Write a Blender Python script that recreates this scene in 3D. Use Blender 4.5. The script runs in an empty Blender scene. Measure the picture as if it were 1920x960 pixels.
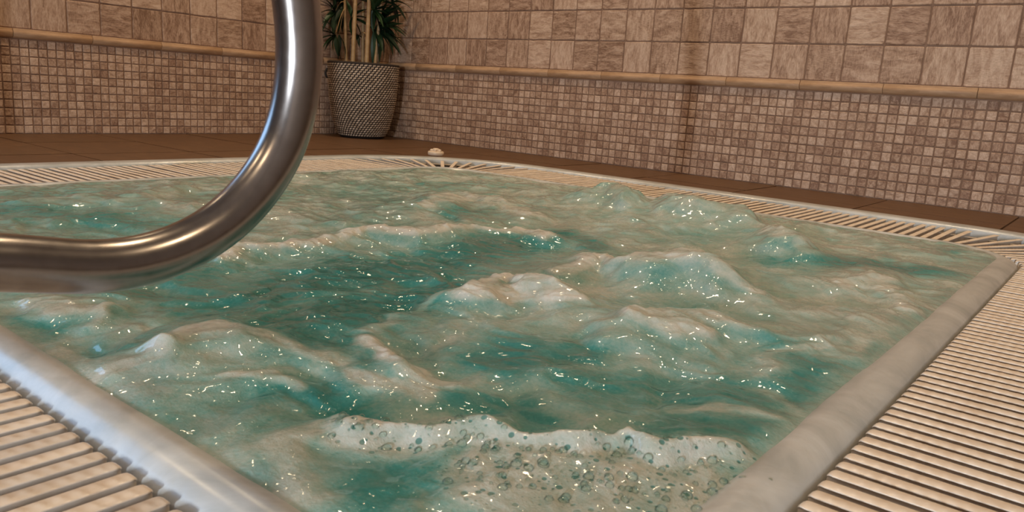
import bpy, bmesh, math, random
import numpy as np
from mathutils import Matrix, Vector

random.seed(7)
rng = np.random.default_rng(11)
scene = bpy.context.scene
COL = scene.collection
PI = math.pi

# ------------------------------------------------------------------ camera
F_PX = 1458.1
CAM = np.array([3.9328, -3.4240, 0.3299])
RV = np.array([0.77645196, 0.62676303, 0.06550153])
UV = np.array([-0.17965636, 0.12053079, 0.97631753])
FV = np.array([-0.60402479, 0.76983143, -0.20618833])
cam_data = bpy.data.cameras.new('camera')
cam = bpy.data.objects.new('camera', cam_data)
COL.objects.link(cam)
cam_data.sensor_fit = 'HORIZONTAL'
cam_data.sensor_width = 36.0
cam_data.lens = F_PX / 1920 * 36.0
cam_data.clip_start = 0.01
cam_data.dof.use_dof = True
cam_data.dof.focus_distance = 1.7
cam_data.dof.aperture_fstop = cam_data.lens / 1000 / 0.0016
m = Matrix.Identity(4)
for i in range(3):
    m[i][0], m[i][1], m[i][2], m[i][3] = RV[i], UV[i], -FV[i], CAM[i]
cam.matrix_world = m
scene.camera = cam


def unproj(u, v, axis, val):
    """a photo pixel on the plane coordinate[axis] == val"""
    d = FV + (u - 960) / F_PX * RV - (v - 480) / F_PX * UV
    return CAM + d * ((val - CAM[axis]) / d[axis])


# ------------------------------------------------------------------ world, light, exposure
world = bpy.data.worlds.new('world')
scene.world = world
world.use_nodes = True
world.node_tree.nodes['Background'].inputs[0].default_value = (0.35, 0.42, 0.5, 1)
world.node_tree.nodes['Background'].inputs[1].default_value = 0.15
scene.view_settings.view_transform = 'Standard'
scene.view_settings.look = 'None'
scene.view_settings.gamma = 1
scene.view_settings.use_curve_mapping = False
scene.view_settings.exposure = 0.1
scene.cycles.use_denoising = True
scene.cycles.sample_clamp_indirect = 6.0

SLOT = (4.588, -6.5, 0.50)          # narrow daylight slot in the back wall
KEY_W, WIN_W, LAMP_W = 125.0, 16.0, 12.0
COOL, WARM = (0.83, 0.91, 1.0), (1.0, 0.74, 0.46)
CEIL = 2.45


def area_light(name, loc, rot, sx, sy, w, colour):
    d = bpy.data.lights.new(name, 'AREA')
    d.shape = 'RECTANGLE'
    d.size, d.size_y, d.energy, d.color = sx, sy, w, colour
    o = bpy.data.objects.new(name, d)
    o.location, o.rotation_euler = loc, rot
    COL.objects.link(o)
    return o


area_light('slot_daylight', (SLOT[0], SLOT[1] + 0.03, SLOT[2]), (PI / 2, 0, 0), 0.06, 0.5, KEY_W, COOL)
area_light('window_daylight', (0.05, -4.25, 1.65), (PI / 2, 0, -PI / 2), 2.0, 1.2, WIN_W, (0.18, 0.48, 1.0))

# ------------------------------------------------------------------ material helpers


class NT:
    def __init__(self, name):
        self.m = bpy.data.materials.new(name)
        self.m.use_nodes = True
        self.t = self.m.node_tree
        self.b = self.t.nodes['Principled BSDF']

    def n(self, kind, **kw):
        nd = self.t.nodes.new('ShaderNode' + kind)
        for k, v in kw.items():
            if hasattr(nd, k):
                setattr(nd, k, v)
        return nd

    def put(self, sock, v):
        if hasattr(v, 'links'):
            self.t.links.new(v, sock)
        else:
            sock.default_value = v

    def math(self, op, a, b=0.5, c=0.5, clamp=False):
        nd = self.n('Math', operation=op, use_clamp=clamp)
        for i, v in enumerate((a, b, c)):
            self.put(nd.inputs[i], v)
        return nd.outputs[0]

    def noise(self, vec, scale, detail=3, rough=0.55, dist=0.0):
        nd = self.n('TexNoise')
        nd.inputs['Scale'].default_value = scale
        nd.inputs['Detail'].default_value = detail
        nd.inputs['Roughness'].default_value = rough
        nd.inputs['Distortion'].default_value = dist
        if vec is not None:
            self.put(nd.inputs['Vector'], vec)
        return nd.outputs[0]

    def mapping(self, vec, scale=(1, 1, 1), loc=None):
        nd = self.n('Mapping')
        self.put(nd.inputs['Vector'], vec)
        nd.inputs['Scale'].default_value = scale
        if loc is not None:
            self.put(nd.inputs['Location'], loc)
        return nd.outputs[0]

    def ramp(self, fac, stops):
        nd = self.n('ValToRGB')
        e = nd.color_ramp.elements
        while len(e) < len(stops):
            e.new(0.5)
        for k, (p, c) in zip(e, stops):
            k.position = p
            k.color = (*c, 1)
        self.put(nd.inputs[0], fac)
        return nd.outputs[0]

    def mix(self, fac, a, b, kind='MIX'):
        nd = self.n('Mix', data_type='RGBA', blend_type=kind)
        self.put(nd.inputs[0], fac)
        self.put(nd.inputs[6], a if hasattr(a, 'links') else (*a, 1))
        self.put(nd.inputs[7], b if hasattr(b, 'links') else (*b, 1))
        return nd.outputs[2]

    def attr(self, name):
        return self.n('Attribute', attribute_name=name).outputs['Fac']

    def bump(self, h, strength=0.3, dist=0.002, normal=None):
        nd = self.n('Bump')
        nd.inputs['Strength'].default_value = strength
        nd.inputs['Distance'].default_value = dist
        self.put(nd.inputs['Height'], h)
        if normal is not None:
            self.put(nd.inputs['Normal'], normal)
        self.put(self.b.inputs['Normal'], nd.outputs[0])
        return nd.outputs[0]

    def set(self, **kw):
        names = dict(col='Base Color', rough='Roughness', metal='Metallic', ior='IOR', spec='Specular IOR Level',
                     coat='Coat Weight', coat_rough='Coat Roughness', trans='Transmission Weight',
                     emit='Emission Color', emit_s='Emission Strength', sss='Subsurface Weight')
        for k, v in kw.items():
            s = self.b.inputs[names[k]]
            if isinstance(v, tuple) and len(v) == 3:
                v = (*v, 1)
            self.put(s, v)
        return self


def simple(name, col, rough=0.5, metal=0.0, **kw):
    return NT(name).set(col=col, rough=rough, metal=metal, **kw).m


def tile_material(name, dark, mid, light, streak, scale, bump):
    """travertine: streaks that run along or across each piece, its own tone per piece"""
    t = NT(name)
    rnd = t.math('FRACT', t.math('ADD', t.n('ObjectInfo').outputs['Random'], t.attr('rnd')))
    pos = t.n('TexCoord').outputs['Object']
    off = t.n('CombineXYZ')
    t.put(off.inputs[0], t.math('MULTIPLY', rnd, 31.0))
    t.put(off.inputs[1], t.math('MULTIPLY', rnd, 57.0))
    t.put(off.inputs[2], t.math('MULTIPLY', rnd, 13.0))
    va = t.mapping(pos, (1, streak, 1), off.outputs[0])
    vb = t.mapping(pos, (streak, 1, 1), off.outputs[0])
    turn = t.math('GREATER_THAN', t.math('FRACT', t.math('MULTIPLY', rnd, 7.31)), 0.55)
    na = t.noise(va, scale, 5, 0.65, 0.8)
    nb = t.noise(vb, scale, 5, 0.65, 0.8)
    n = t.math('ADD', t.math('MULTIPLY', na, t.math('SUBTRACT', 1.0, turn)), t.math('MULTIPLY', nb, turn))
    fine = t.noise(va, scale * 5, 4, 0.7)
    tone = t.math('FRACT', t.math('MULTIPLY', rnd, 3.77))
    f = t.math('ADD', t.math('MULTIPLY', t.math('SUBTRACT', n, 0.5), 2.0),
               t.math('ADD', t.math('MULTIPLY', tone, 0.55), t.math('MULTIPLY', t.math('SUBTRACT', fine, 0.5), 1.3)))
    f = t.math('ADD', f, 0.22, clamp=True)
    col = t.ramp(f, [(0.0, dark), (0.45, mid), (1.0, light)])
    pink = t.math('FRACT', t.math('MULTIPLY', rnd, 11.9))
    col = t.mix(t.math('MULTIPLY', pink, 0.1), col, (0.42, 0.26, 0.2))
    t.set(col=col, rough=0.62, spec=0.3)
    t.bump(t.math('ADD', n, t.math('MULTIPLY', fine, 0.6)), bump, 0.002)
    return t.m


M = {}
M['tile'] = tile_material('travertine_tile', (0.21, 0.115, 0.068), (0.44, 0.285, 0.19), (0.66, 0.48, 0.35), 3.4, 14, 1.0)
M['mosaic'] = tile_material('travertine_mosaic', (0.23, 0.125, 0.078), (0.44, 0.285, 0.19), (0.67, 0.49, 0.365), 1.6, 48, 0.9)
t = NT('grout')
t.set(col=t.ramp(t.noise(t.n('TexCoord').outputs['Object'], 9, 4), [(0.3, (0.235, 0.135, 0.085)), (0.75, (0.34, 0.215, 0.145))]), rough=0.9, spec=0.15)
M['grout'] = t.m
t = NT('trim_stone')
po = t.n('TexCoord').outputs['Object']
t.set(col=t.ramp(t.noise(t.mapping(po, (1, 4, 4)), 14, 4, 0.6, 0.6), [(0.25, (0.34, 0.195, 0.1)), (0.75, (0.53, 0.335, 0.195))]), rough=0.5, spec=0.35)
t.bump(t.noise(t.mapping(po, (1, 3, 3)), 30, 3), 0.35, 0.002)
M['trim'] = t.m
t = NT('terracotta_floor')
po = t.n('TexCoord').outputs['Object']
r_ = t.n('ObjectInfo').outputs['Random']
c_ = t.ramp(t.noise(t.mapping(po, (1, 3, 1)), 6, 5, 0.6, 1.2), [(0.25, (0.085, 0.043, 0.02)), (0.6, (0.13, 0.066, 0.03)), (0.85, (0.2, 0.108, 0.054))])
c_ = t.mix(t.math('MULTIPLY', r_, 0.35), c_, (0.09, 0.042, 0.021))
t.set(col=c_, rough=0.5, spec=0.3)
t.bump(t.noise(po, 25, 3), 0.25, 0.002)
M['floor'] = t.m
M['floor_joint'] = simple('floor_joint', (0.2, 0.125, 0.085), 0.9)
t = NT('tub_acrylic')
po = t.n('TexCoord').outputs['Object']
nz = t.noise(t.mapping(po, (1, 1, 1)), 5, 6, 0.65, 2.0)
t.set(col=t.ramp(nz, [(0.3, (0.33, 0.355, 0.35)), (0.5, (0.45, 0.465, 0.455)), (0.75, (0.57, 0.59, 0.585))]), rough=0.3, ior=1.45, coat=0.5, coat_rough=0.2)
t.bump(t.noise(t.mapping(po, (1, 1, 1)), 26, 3, 0.5, 0.5), 0.25, 0.004)
M['shell'] = t.m
M['channel'] = simple('channel_plastic', (0.07, 0.065, 0.058), 0.7)
t = NT('slat_plastic')
po = t.n('TexCoord').outputs['Object']
r_ = t.n('ObjectInfo').outputs['Random']
off = t.n('CombineXYZ')
t.put(off.inputs[0], t.math('MULTIPLY', r_, 40.0))
c_ = t.ramp(t.noise(t.mapping(po, (1, 1, 1), off.outputs[0]), 18, 4, 0.6), [(0.28, (0.63, 0.5, 0.375)), (0.55, (0.78, 0.675, 0.56)), (0.8, (0.84, 0.76, 0.67))])
t.set(col=c_, rough=0.3, spec=0.5)
M['slat'] = t.m
M['rod'] = simple('rod_plastic', (0.5, 0.42, 0.33), 0.5)
t = NT('brushed_steel')
po = t.n('TexCoord').outputs['Object']
sm = t.noise(po, 60, 5, 0.6, 0.3)
t.set(col=t.ramp(sm, [(0.25, (0.27, 0.245, 0.23)), (0.75, (0.34, 0.315, 0.3))]), metal=1.0,
      rough=t.math('ADD', 0.2, t.math('MULTIPLY', sm, 0.1)))
M['steel'] = t.m
M['pot_dark'] = simple('pot_dark', (0.03, 0.02, 0.014), 0.8)
t = NT('pot_straw')
t.set(col=t.ramp(t.attr('rnd'), [(0.0, (0.4, 0.3, 0.21)), (1.0, (0.68, 0.55, 0.42))]), rough=0.7, spec=0.2)
M['pot_straw'] = t.m
M['handle'] = simple('pot_handle', (0.02, 0.018, 0.018), 0.6)
M['soil'] = simple('soil', (0.03, 0.02, 0.013), 0.95)
t = NT('bamboo')
po = t.n('TexCoord').outputs['Object']
t.set(col=t.ramp(t.noise(t.mapping(po, (2, 2, 9)), 4, 3), [(0.3, (0.33, 0.2, 0.085)), (0.7, (0.47, 0.31, 0.15))]), rough=0.5)
M['bamboo'] = t.m
t = NT('leaf_green')
t.set(col=t.mix(t.n('ObjectInfo').outputs['Random'], (0.007, 0.022, 0.009), (0.02, 0.05, 0.015)), rough=0.45, spec=0.4)
M['leaf'] = t.m
M['plaster'] = simple('plaster', (0.42, 0.33, 0.26), 0.85)
M['ceiling'] = simple('ceiling_paint', (0.33, 0.26, 0.21), 0.85)
M['white'] = simple('white_frame', (0.75, 0.75, 0.74), 0.4)
M['daylight'] = simple('daylight_pane', (0.2, 0.25, 0.3), 0.1, emit=(0.6, 0.8, 1.0), emit_s=1.6)
M['slot_pane'] = simple('slot_pane', (0.2, 0.25, 0.3), 0.1, emit=(0.85, 0.93, 1.0), emit_s=30.0)
M['lens'] = simple('lamp_lens', (0.8, 0.7, 0.5), 0.3, emit=(1.0, 0.78, 0.5), emit_s=60.0)
M['knob'] = simple('knob_cream', (0.66, 0.52, 0.38), 0.35)

# ------------------------------------------------------------------ mesh helpers


def mesh(name, verts, faces, mat, smooth=False):
    me = bpy.data.meshes.new(name)
    me.from_pydata([tuple(map(float, v)) for v in verts], [], faces)
    if mat:
        me.materials.append(mat)
    if smooth:
        me.polygons.foreach_set('use_smooth', [True] * len(me.polygons))
    me.update()
    return me


def obj(name, me, parent=None, mat4=None):
    o = bpy.data.objects.new(name, me)
    COL.objects.link(o)
    if parent is not None:
        o.parent = parent
    if mat4 is not None:
        o.matrix_local = mat4
    return o


def tag(o, label=None, cat=None, group=None, kind=None):
    for k, v in (('label', label), ('category', cat), ('group', group), ('kind', kind)):
        if v:
            o[k] = v
    return o


def thing(name, loc, label, cat, group=None):
    o = obj(name, None)
    o.location = loc
    return tag(o, label, cat, group)


BOXF = [(0, 3, 2, 1), (4, 5, 6, 7), (0, 1, 5, 4), (1, 2, 6, 5), (2, 3, 7, 6), (3, 0, 4, 7)]


def box(x0, x1, y0, y1, z0, z1):
    return [(x0, y0, z0), (x1, y0, z0), (x1, y1, z0), (x0, y1, z0), (x0, y0, z1), (x1, y0, z1), (x1, y1, z1), (x0, y1, z1)], BOXF


class MB:
    def __init__(self):
        self.v, self.f = [], []

    def add(self, v, f):
        k = len(self.v)
        self.v += list(v)
        self.f += [tuple(i + k for i in q) for q in f]
        return self

    def box(self, *a):
        return self.add(*box(*a))


def lathe(prof, n=32, close_top=False, close_bot=False):
    v, f = [], []
    for r, z in prof:
        for k in range(n):
            a = 2 * PI * k / n
            v.append((r * math.cos(a), r * math.sin(a), z))
    for i in range(len(prof) - 1):
        for k in range(n):
            a, b = i * n + k, i * n + (k + 1) % n
            f.append((a, b, b + n, a + n))
    if close_bot:
        f.append(tuple(range(n - 1, -1, -1)))
    if close_top:
        f.append(tuple((len(prof) - 1) * n + k for k in range(n)))
    return v, f


def tube(pts, radii, n=12, caps=True):
    pts = [np.array(p, float) for p in pts]
    if not hasattr(radii, '__len__'):
        radii = [radii] * len(pts)
    v, f = [], []
    prev = None
    for i, p in enumerate(pts):
        d = pts[min(i + 1, len(pts) - 1)] - pts[max(i - 1, 0)]
        d = d / (np.linalg.norm(d) + 1e-12)
        if prev is None:
            a = np.cross(d, (0, 0, 1) if abs(d[2]) < 0.9 else (1, 0, 0))
        else:
            a = prev - d * (prev @ d)
        a = a / np.linalg.norm(a)
        prev = a
        b = np.cross(d, a)
        for k in range(n):
            t_ = 2 * PI * k / n
            v.append(p + radii[i] * (math.cos(t_) * a + math.sin(t_) * b))
    for i in range(len(pts) - 1):
        for k in range(n):
            a, b = i * n + k, i * n + (k + 1) % n
            f.append((a, b, b + n, a + n))
    if caps:
        f.append(tuple(range(n - 1, -1, -1)))
        f.append(tuple((len(pts) - 1) * n + k for k in range(n)))
    return v, f


def spline(pts, per=10):
    """Catmull-Rom through the points"""
    P = [np.array(p, float) for p in pts]
    P = [2 * P[0] - P[1]] + P + [2 * P[-1] - P[-2]]
    out = []
    for i in range(1, len(P) - 2):
        a, b, c, d = P[i - 1:i + 3]
        for k in range(per):
            t_ = k / per
            out.append(0.5 * (2 * b + (c - a) * t_ + (2 * a - 5 * b + 4 * c - d) * t_ ** 2 + (3 * b - a - 3 * c + d) * t_ ** 3))
    out.append(P[-2])
    return out


# ------------------------------------------------------------------ pool frame: rounded rectangle
X0, X1, Y0, Y1, RAD = 1.62, 3.753, -3.14, -1.0, 0.22
GW = 0.36                                    # width of the overflow grate
CENT = [(X1 - RAD, Y1 - RAD), (X0 + RAD, Y1 - RAD), (X0 + RAD, Y0 + RAD), (X1 - RAD, Y0 + RAD)]


def ring(d, z, n=14):
    """rounded rectangle moved outwards by d, at height z"""
    out = []
    for q, (cx, cy) in enumerate(CENT):
        for k in range(n + 1):
            a = q * PI / 2 + (PI / 2) * k / n
            r = max(RAD + d, 0.02)
            ex = (0 if RAD + d > 0.02 else 0)
            out.append((cx + r * math.cos(a) + ex, cy + r * math.sin(a), z))
    return out


def sweep(profile, n=14, cap_last=False):
    rings = [ring(d, z, n) for d, z in profile]
    k = len(rings[0])
    v = [p for r in rings for p in r]
    f = []
    for i in range(len(rings) - 1):
        for j in range(k):
            a, b = i * k + j, i * k + (j + 1) % k
            f.append((a, b, b + k, a + k))
    if cap_last:
        f.append(tuple((len(rings) - 1) * k + j for j in range(k)))
    return v, f


# ------------------------------------------------------------------ room: floor, walls, ceiling
RX, RY = 6.2, -6.5
FD = 0.445                                   # outer edge of the tub flange, offset from the rim line
fl = MB()
bx0, bx1, by0, by1 = X0 - FD, X1 + FD, Y0 - FD, Y1 + FD
for a in ((-0.2, bx0, RY - 0.2, 0.2), (bx1, RX + 0.2, RY - 0.2, 0.2), (bx0, bx1, by1, 0.2), (bx0, bx1, RY - 0.2, by0)):
    fl.box(*a, -0.3, -0.006)
floor = tag(obj('floor', mesh('floor', fl.v, fl.f, M['floor_joint'])), kind='structure')
RO = RAD + FD
corner_polys = []
for q, (cx, cy) in enumerate(CENT):
    sx, sy = (1, -1, -1, 1)[q], (1, 1, -1, -1)[q]
    arc = [(cx + RO * math.cos(q * PI / 2 + PI / 2 * k / 12), cy + RO * math.sin(q * PI / 2 + PI / 2 * k / 12)) for k in range(13)]
    corner_polys.append(arc[::-1] + [(cx + sx * RO, cy + sy * RO)])
strip_polys = [[(0, RY), (bx0, RY), (bx0, 0), (0, 0)], [(bx1, RY), (RX, RY), (RX, 0), (bx1, 0)],
               [(bx0, by1), (bx1, by1), (bx1, 0), (bx0, 0)], [(bx0, RY), (bx1, RY), (bx1, by0), (bx0, by0)]]


def clip(poly, x0, x1, y0, y1):
    for ax, val, s in ((0, x0, 1), (0, x1, -1), (1, y0, 1), (1, y1, -1)):
        out = []
        for i in range(len(poly)):
            a, b = poly[i - 1], poly[i]
            ia, ib = s * (a[ax] - val) >= 0, s * (b[ax] - val) >= 0
            if ia != ib:
                k = (val - a[ax]) / (b[ax] - a[ax])
                out.append((a[0] + k * (b[0] - a[0]), a[1] + k * (b[1] - a[1])))
            if ib:
                out.append(b)
        poly = out
        if len(poly) < 3:
            return []
    return poly


def area2(p):
    return sum(p[i - 1][0] * p[i][1] - p[i][0] * p[i - 1][1] for i in range(len(p)))


TP, TG = 0.459, 0.004
xs_ = [3.169 - TP * 7 + TP * k for k in range(15)]
ys_ = [0.109] + [-0.35 - TP * k for k in range(15)]
for i in range(len(xs_) - 1):
    for j in range(len(ys_) - 1):
        a = (xs_[i] + TG, xs_[i + 1] - TG, ys_[j + 1] + TG, ys_[j] - TG)
        for s in strip_polys + corner_polys:
            p = clip(s, *a)
            if not p or abs(area2(p)) < 0.004:
                continue
            if area2(p) < 0:
                p = p[::-1]
            n = len(p)
            cx, cy = sum(q[0] for q in p) / n, sum(q[1] for q in p) / n
            dz = random.uniform(-0.0008, 0.0008)
            v = [(x - cx, y - cy, -0.02) for x, y in p] + [(x - cx, y - cy, 0.0) for x, y in p]
            f = [tuple(range(n, 2 * n))] + [(k, (k + 1) % n, n + (k + 1) % n, n + k) for k in range(n)]
            obj('floor_tile', mesh('floor_tile', v, f, M['floor']), floor, Matrix.Translation((cx, cy, dz)))


def slab(name, a, mat):
    return tag(obj(name, mesh(name, *box(*a), mat)), kind='structure')


wall_right = slab('wall_right', (-0.2, RX + 0.2, 0.005, 0.25, -0.3, CEIL + 0.1), M['grout'])
wall_left = slab('wall_left', (-0.25, -0.005, RY - 0.2, 0.005, -0.3, CEIL + 0.1), M['grout'])
wall_back = slab('wall_back', (0, RX, RY - 0.2, RY, -0.3, CEIL + 0.1), M['plaster'])
wall_side = slab('wall_side', (RX, RX + 0.2, RY - 0.2, 0.005, -0.3, CEIL + 0.1), M['plaster'])
ceiling = slab('ceiling', (-0.25, RX + 0.2, RY - 0.2, 0.25, CEIL, CEIL + 0.1), M['ceiling'])

MR = Matrix(((1, 0, 0, 0), (0, 0, -1, 0), (0, 1, 0, 0), (0, 0, 0, 1)))      # tile plane -> wall at y = 0, facing -y
ML = Matrix(((0, 0, 1, 0), (1, 0, 0, 0), (0, 1, 0, 0), (0, 0, 0, 1)))       # tile plane -> wall at x = 0, facing +x


def tile_shape(w, h, per, jit, bev, seed, thick=0.012, bulge=0.0):
    """a cut stone piece in the local xy plane, +z outwards, with an uneven edge"""
    r = random.Random(seed)
    out = []
    cut = min(w, h) * 0.06
    cs = [(-w / 2, -h / 2), (w / 2, -h / 2), (w / 2, h / 2), (-w / 2, h / 2)]
    for i in range(4):
        a, b = cs[i], cs[(i + 1) % 4]
        for k in range(per):
            s = (k + 0.5) / per
            s = 0.03 + 0.94 * (k / (per - 1))
            nx, ny = (b[1] - a[1]), -(b[0] - a[0])
            l = math.hypot(nx, ny)
            d = -abs(r.gauss(0, jit)) * (2.2 if r.random() < 0.12 else 1)
            out.append((a[0] + s * (b[0] - a[0]) + nx / l * d, a[1] + s * (b[1] - a[1]) + ny / l * d))
    n = len(out)
    v = [(x, y, -thick) for x, y in out] + [(x, y, -bev * 0.9) for x, y in out]
    for x, y in out:
        l = max(math.hypot(x, y), 1e-6)
        v.append((x - x / l * bev * 1.3, y - y / l * bev * 1.3, r.uniform(-0.2, 0.2) * bev))
    f = []
    for lay in range(2):
        for k in range(n):
            f.append((lay * n + k, lay * n + (k + 1) % n, (lay + 1) * n + (k + 1) % n, (lay + 1) * n + k))
    f.append(tuple(range(2 * n, 3 * n)))
    return v, f


TILE = 0.15
ZT = 0.459
big_v = [tile_shape(TILE - 0.005, TILE - 0.005, 7, 0.0008, 0.0022, 100 + k) for k in range(8)]
big_me = [mesh('wall_tile', v, f, M['tile']) for v, f in big_v]
MOS = 0.0378
mos_v = [tile_shape(MOS - 0.0046, MOS - 0.0046, 3, 0.0004, 0.0018, 300 + k) for k in range(8)]
mos_me = [mesh('mosaic_tile', v, f, M['mosaic']) for v, f in mos_v]


def jitter_mat(x, y, z=0.0, rot=0.006, tilt=0.012, quarter=True):
    q = random.choice((0, 1, 2, 3)) * PI / 2 if quarter else 0
    return (Matrix.Translation((x, y, z)) @ Matrix.Rotation(random.gauss(0, rot), 4, 'Z')
            @ Matrix.Rotation(random.gauss(0, tilt), 4, 'X') @ Matrix.Rotation(random.gauss(0, tilt), 4, 'Y')
            @ Matrix.Rotation(q, 4, 'Z'))


def joined(name, parent, pieces, mat):
    """pieces: (shape, matrix): one part of loose pieces with a tone of its own each"""
    V, Fc, rn = [], [], []
    for (v, f), mt in pieces:
        k = len(V)
        A = np.array(mt)
        pv = np.c_[np.array(v), np.ones(len(v))] @ A.T
        V += [tuple(p[:3]) for p in pv]
        Fc += [tuple(i + k for i in q) for q in f]
        rn += [random.random()] * len(v)
    me = mesh(name, V, Fc, mat)
    at = me.attributes.new('rnd', 'FLOAT', 'POINT')
    at.data.foreach_set('value', np.array(rn, np.float32))
    return tag(obj(name, me, parent), kind='stuff')


def dress_wall(wall, W4, joints, s0, s1, near, ccount, rows_individual, sgn, half_row):
    """joints: position of one tile joint along the wall; s runs along the wall"""
    k0 = math.floor((s0 - joints) / TILE)
    k1 = math.ceil((s1 - joints) / TILE)
    loose = []
    for k in range(k0, k1):
        for r in range(13):
            s, z = joints + (k + 0.5) * TILE, ZT + (r + 0.5) * TILE
            a, b = max(joints + k * TILE, s0), min(joints + (k + 1) * TILE, s1)
            if b - a < 0.03 or z > CEIL:
                continue
            i = random.randrange(8)
            mt = W4 @ jitter_mat((a + b) / 2, z, random.uniform(-0.0008, 0.0008), 0.003, 0.004, quarter=(b - a) > TILE * 0.98)
            if b - a < TILE * 0.98:
                mt = mt @ Matrix.Diagonal(((b - a) / TILE, 1, 1, 1))
            if r < rows_individual and near(s):
                obj('wall_tile', big_me[i], wall, mt)
            else:
                loose.append((big_v[i], mt))
    joined('wall_tile', wall, loose, M['tile'])
    # mosaic band: 11 rows, sheets of nine columns
    cols = []
    s = s0 + 0.004
    c = 0
    while s < s1:
        cols.append(s + MOS / 2)
        s += MOS + (0.0012 if c % 9 == 8 else 0)
        c += 1
    cells = []
    for cpos in cols:
        for r in range(11):
            cells.append((cpos, ZT - 0.043 - (r + 0.5) * MOS))
        if half_row:
            pass
    lim = sorted((c_ for c_ in cells if near(c_[0])), key=lambda c_: -sgn * c_[0])[:ccount]
    keep = set(lim)
    loose = []
    for c_ in cells:
        i = random.randrange(8)
        mt = W4 @ jitter_mat(c_[0], c_[1], random.uniform(-0.0006, 0.0006), 0.012, 0.02)
        if c_ in keep:
            obj('mosaic_tile', mos_me[i], wall, mt)
        else:
            loose.append((mos_v[i], mt))
    joined('mosaic_tile', wall, loose, M['mosaic'])


dress_wall(wall_right, MR, 0.3603, 0.0, 5.4, lambda s: s < 3.72, 297, 3, 1, False)
dress_wall(wall_left, ML, -1.9777, -5.6, 0.0, lambda s: s > -2.2, 297, 3, -1, True)

# pencil trim
TRL = 0.334


def trim_shape(L):
    prof = [(0.0, 0.0), (0.006, 0.004), (0.011, 0.01), (0.014, 0.02), (0.0125, 0.029), (0.007, 0.034), (0.0075, 0.038), (0.006, 0.041), (0.0, 0.0412)]
    n = len(prof)
    v, f = [], []
    for s in (-L / 2, -L / 2 + 0.001, L / 2 - 0.001, L / 2):
        e = 0.001 if abs(s) > L / 2 - 0.0005 else 0
        for (d, z) in prof:
            v.append((s, z, max(d - e, -0.005) if d > 0 else -0.006))
    for i in range(3):
        for k in range(n - 1):
            f.append((i * n + k, (i + 1) * n + k, (i + 1) * n + k + 1, i * n + k + 1))
    f.append(tuple(range(n)))
    f.append(tuple(3 * n + k for k in range(n - 1, -1, -1)))
    return v, f


trim_me = mesh('trim_tile', *trim_shape(TRL - 0.0018), M['trim'])
for p in trim_me.polygons:
    p.use_smooth = len(p.vertices) == 4
for k in range(-3, 13):
    c = 1.079 + 0.337 * (k + 0.5) * TRL / 0.337
    a, b = max(c - TRL / 2, 0.0), min(c + TRL / 2, 5.4)
    if b - a > 0.02:
        obj('trim_tile', trim_me, wall_right, MR @ Matrix.Translation(((a + b) / 2, 0.418, random.uniform(-0.001, 0.001))) @ Matrix.Diagonal(((b - a) / TRL, 1, 1, 1)))
for k in range(-12, 6):
    c = -1.722 + (k + 0.5) * TRL
    a, b = max(c - TRL / 2, -5.6), min(c + TRL / 2, 0.0)
    if b - a > 0.02:
        obj('trim_tile', trim_me, wall_left, ML @ Matrix.Translation(((a + b) / 2, 0.418, random.uniform(-0.001, 0.001))) @ Matrix.Diagonal(((b - a) / TRL, 1, 1, 1)))

# windows that let the daylight in (behind and left of the view)
w1 = tag(obj('window_1', mesh('window_1', *box(SLOT[0] - 0.04, SLOT[0] + 0.04, RY + 0.001, RY + 0.012, SLOT[2] - 0.28, SLOT[2] + 0.28), M['slot_pane'])), kind='structure')
fr = MB()
for s in (-1, 1):
    fr.box(SLOT[0] + s * 0.05 - 0.012, SLOT[0] + s * 0.05 + 0.012, RY + 0.001, RY + 0.03, SLOT[2] - 0.31, SLOT[2] + 0.31)
    fr.box(SLOT[0] - 0.062, SLOT[0] + 0.062, RY + 0.001, RY + 0.03, SLOT[2] + s * 0.295 - 0.015, SLOT[2] + s * 0.295 + 0.015)
obj('window_frame', mesh('window_frame', fr.v, fr.f, M['white']), w1)
w2 = tag(obj('window_2', mesh('window_2', *box(0.016, 0.024, -5.25, -3.25, 1.05, 2.25), M['daylight'])), kind='structure')
fr = MB()
for y in (-5.28, -4.25, -3.22):
    fr.box(0.014, 0.045, y - 0.03, y + 0.03, 1.0, 2.3)
for z in (1.02, 2.28):
    fr.box(0.014, 0.045, -5.3, -3.2, z - 0.03, z + 0.03)
obj('window_frame', mesh('window_frame', fr.v, fr.f, M['white']), w2)

# ------------------------------------------------------------------ hot tub shell
tub = thing('hot_tub', ((X0 + X1) / 2, (Y0 + Y1) / 2, -0.9), 'square sunken hot tub with rounded pale marbled rim set in terracotta deck', 'hot tub')
TUBI = Matrix.Translation((-(X0 + X1) / 2, -(Y0 + Y1) / 2, 0.9))
rim_prof = [(0.0, -0.17), (0.0, -0.014), (-0.001, -0.009), (-0.004, -0.0045), (-0.009, -0.0005), (-0.016, 0.0035), (-0.024, 0.0068), (-0.033, 0.0088), (-0.042, 0.0088),
            (-0.052, 0.005), (-0.063, -0.004), (-0.073, -0.02), (-0.08, -0.05), (-0.095, -0.3), (-0.12, -0.42), (-0.2, -0.5)]
v, f = sweep(rim_prof, 14, True)
obj('rim_shell', mesh('rim_shell', v, f, M['shell'], True), tub, TUBI)
v, f = sweep([(GW + 0.004, -0.02), (GW + 0.004, -0.17), (0.0, -0.17)], 14)
obj('overflow_channel', mesh('overflow_channel', v, f, M['channel']), tub, TUBI)
v, f = sweep([(FD, -0.03), (FD, 0.0025), (FD - 0.004, 0.0065), (FD - 0.012, 0.008), (GW + 0.022, 0.008), (GW + 0.012, 0.006), (GW + 0.006, 0.0), (GW + 0.004, -0.02)], 14)
obj('outer_flange', mesh('outer_flange', v, f, M['shell'], True), tub, TUBI)

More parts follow.
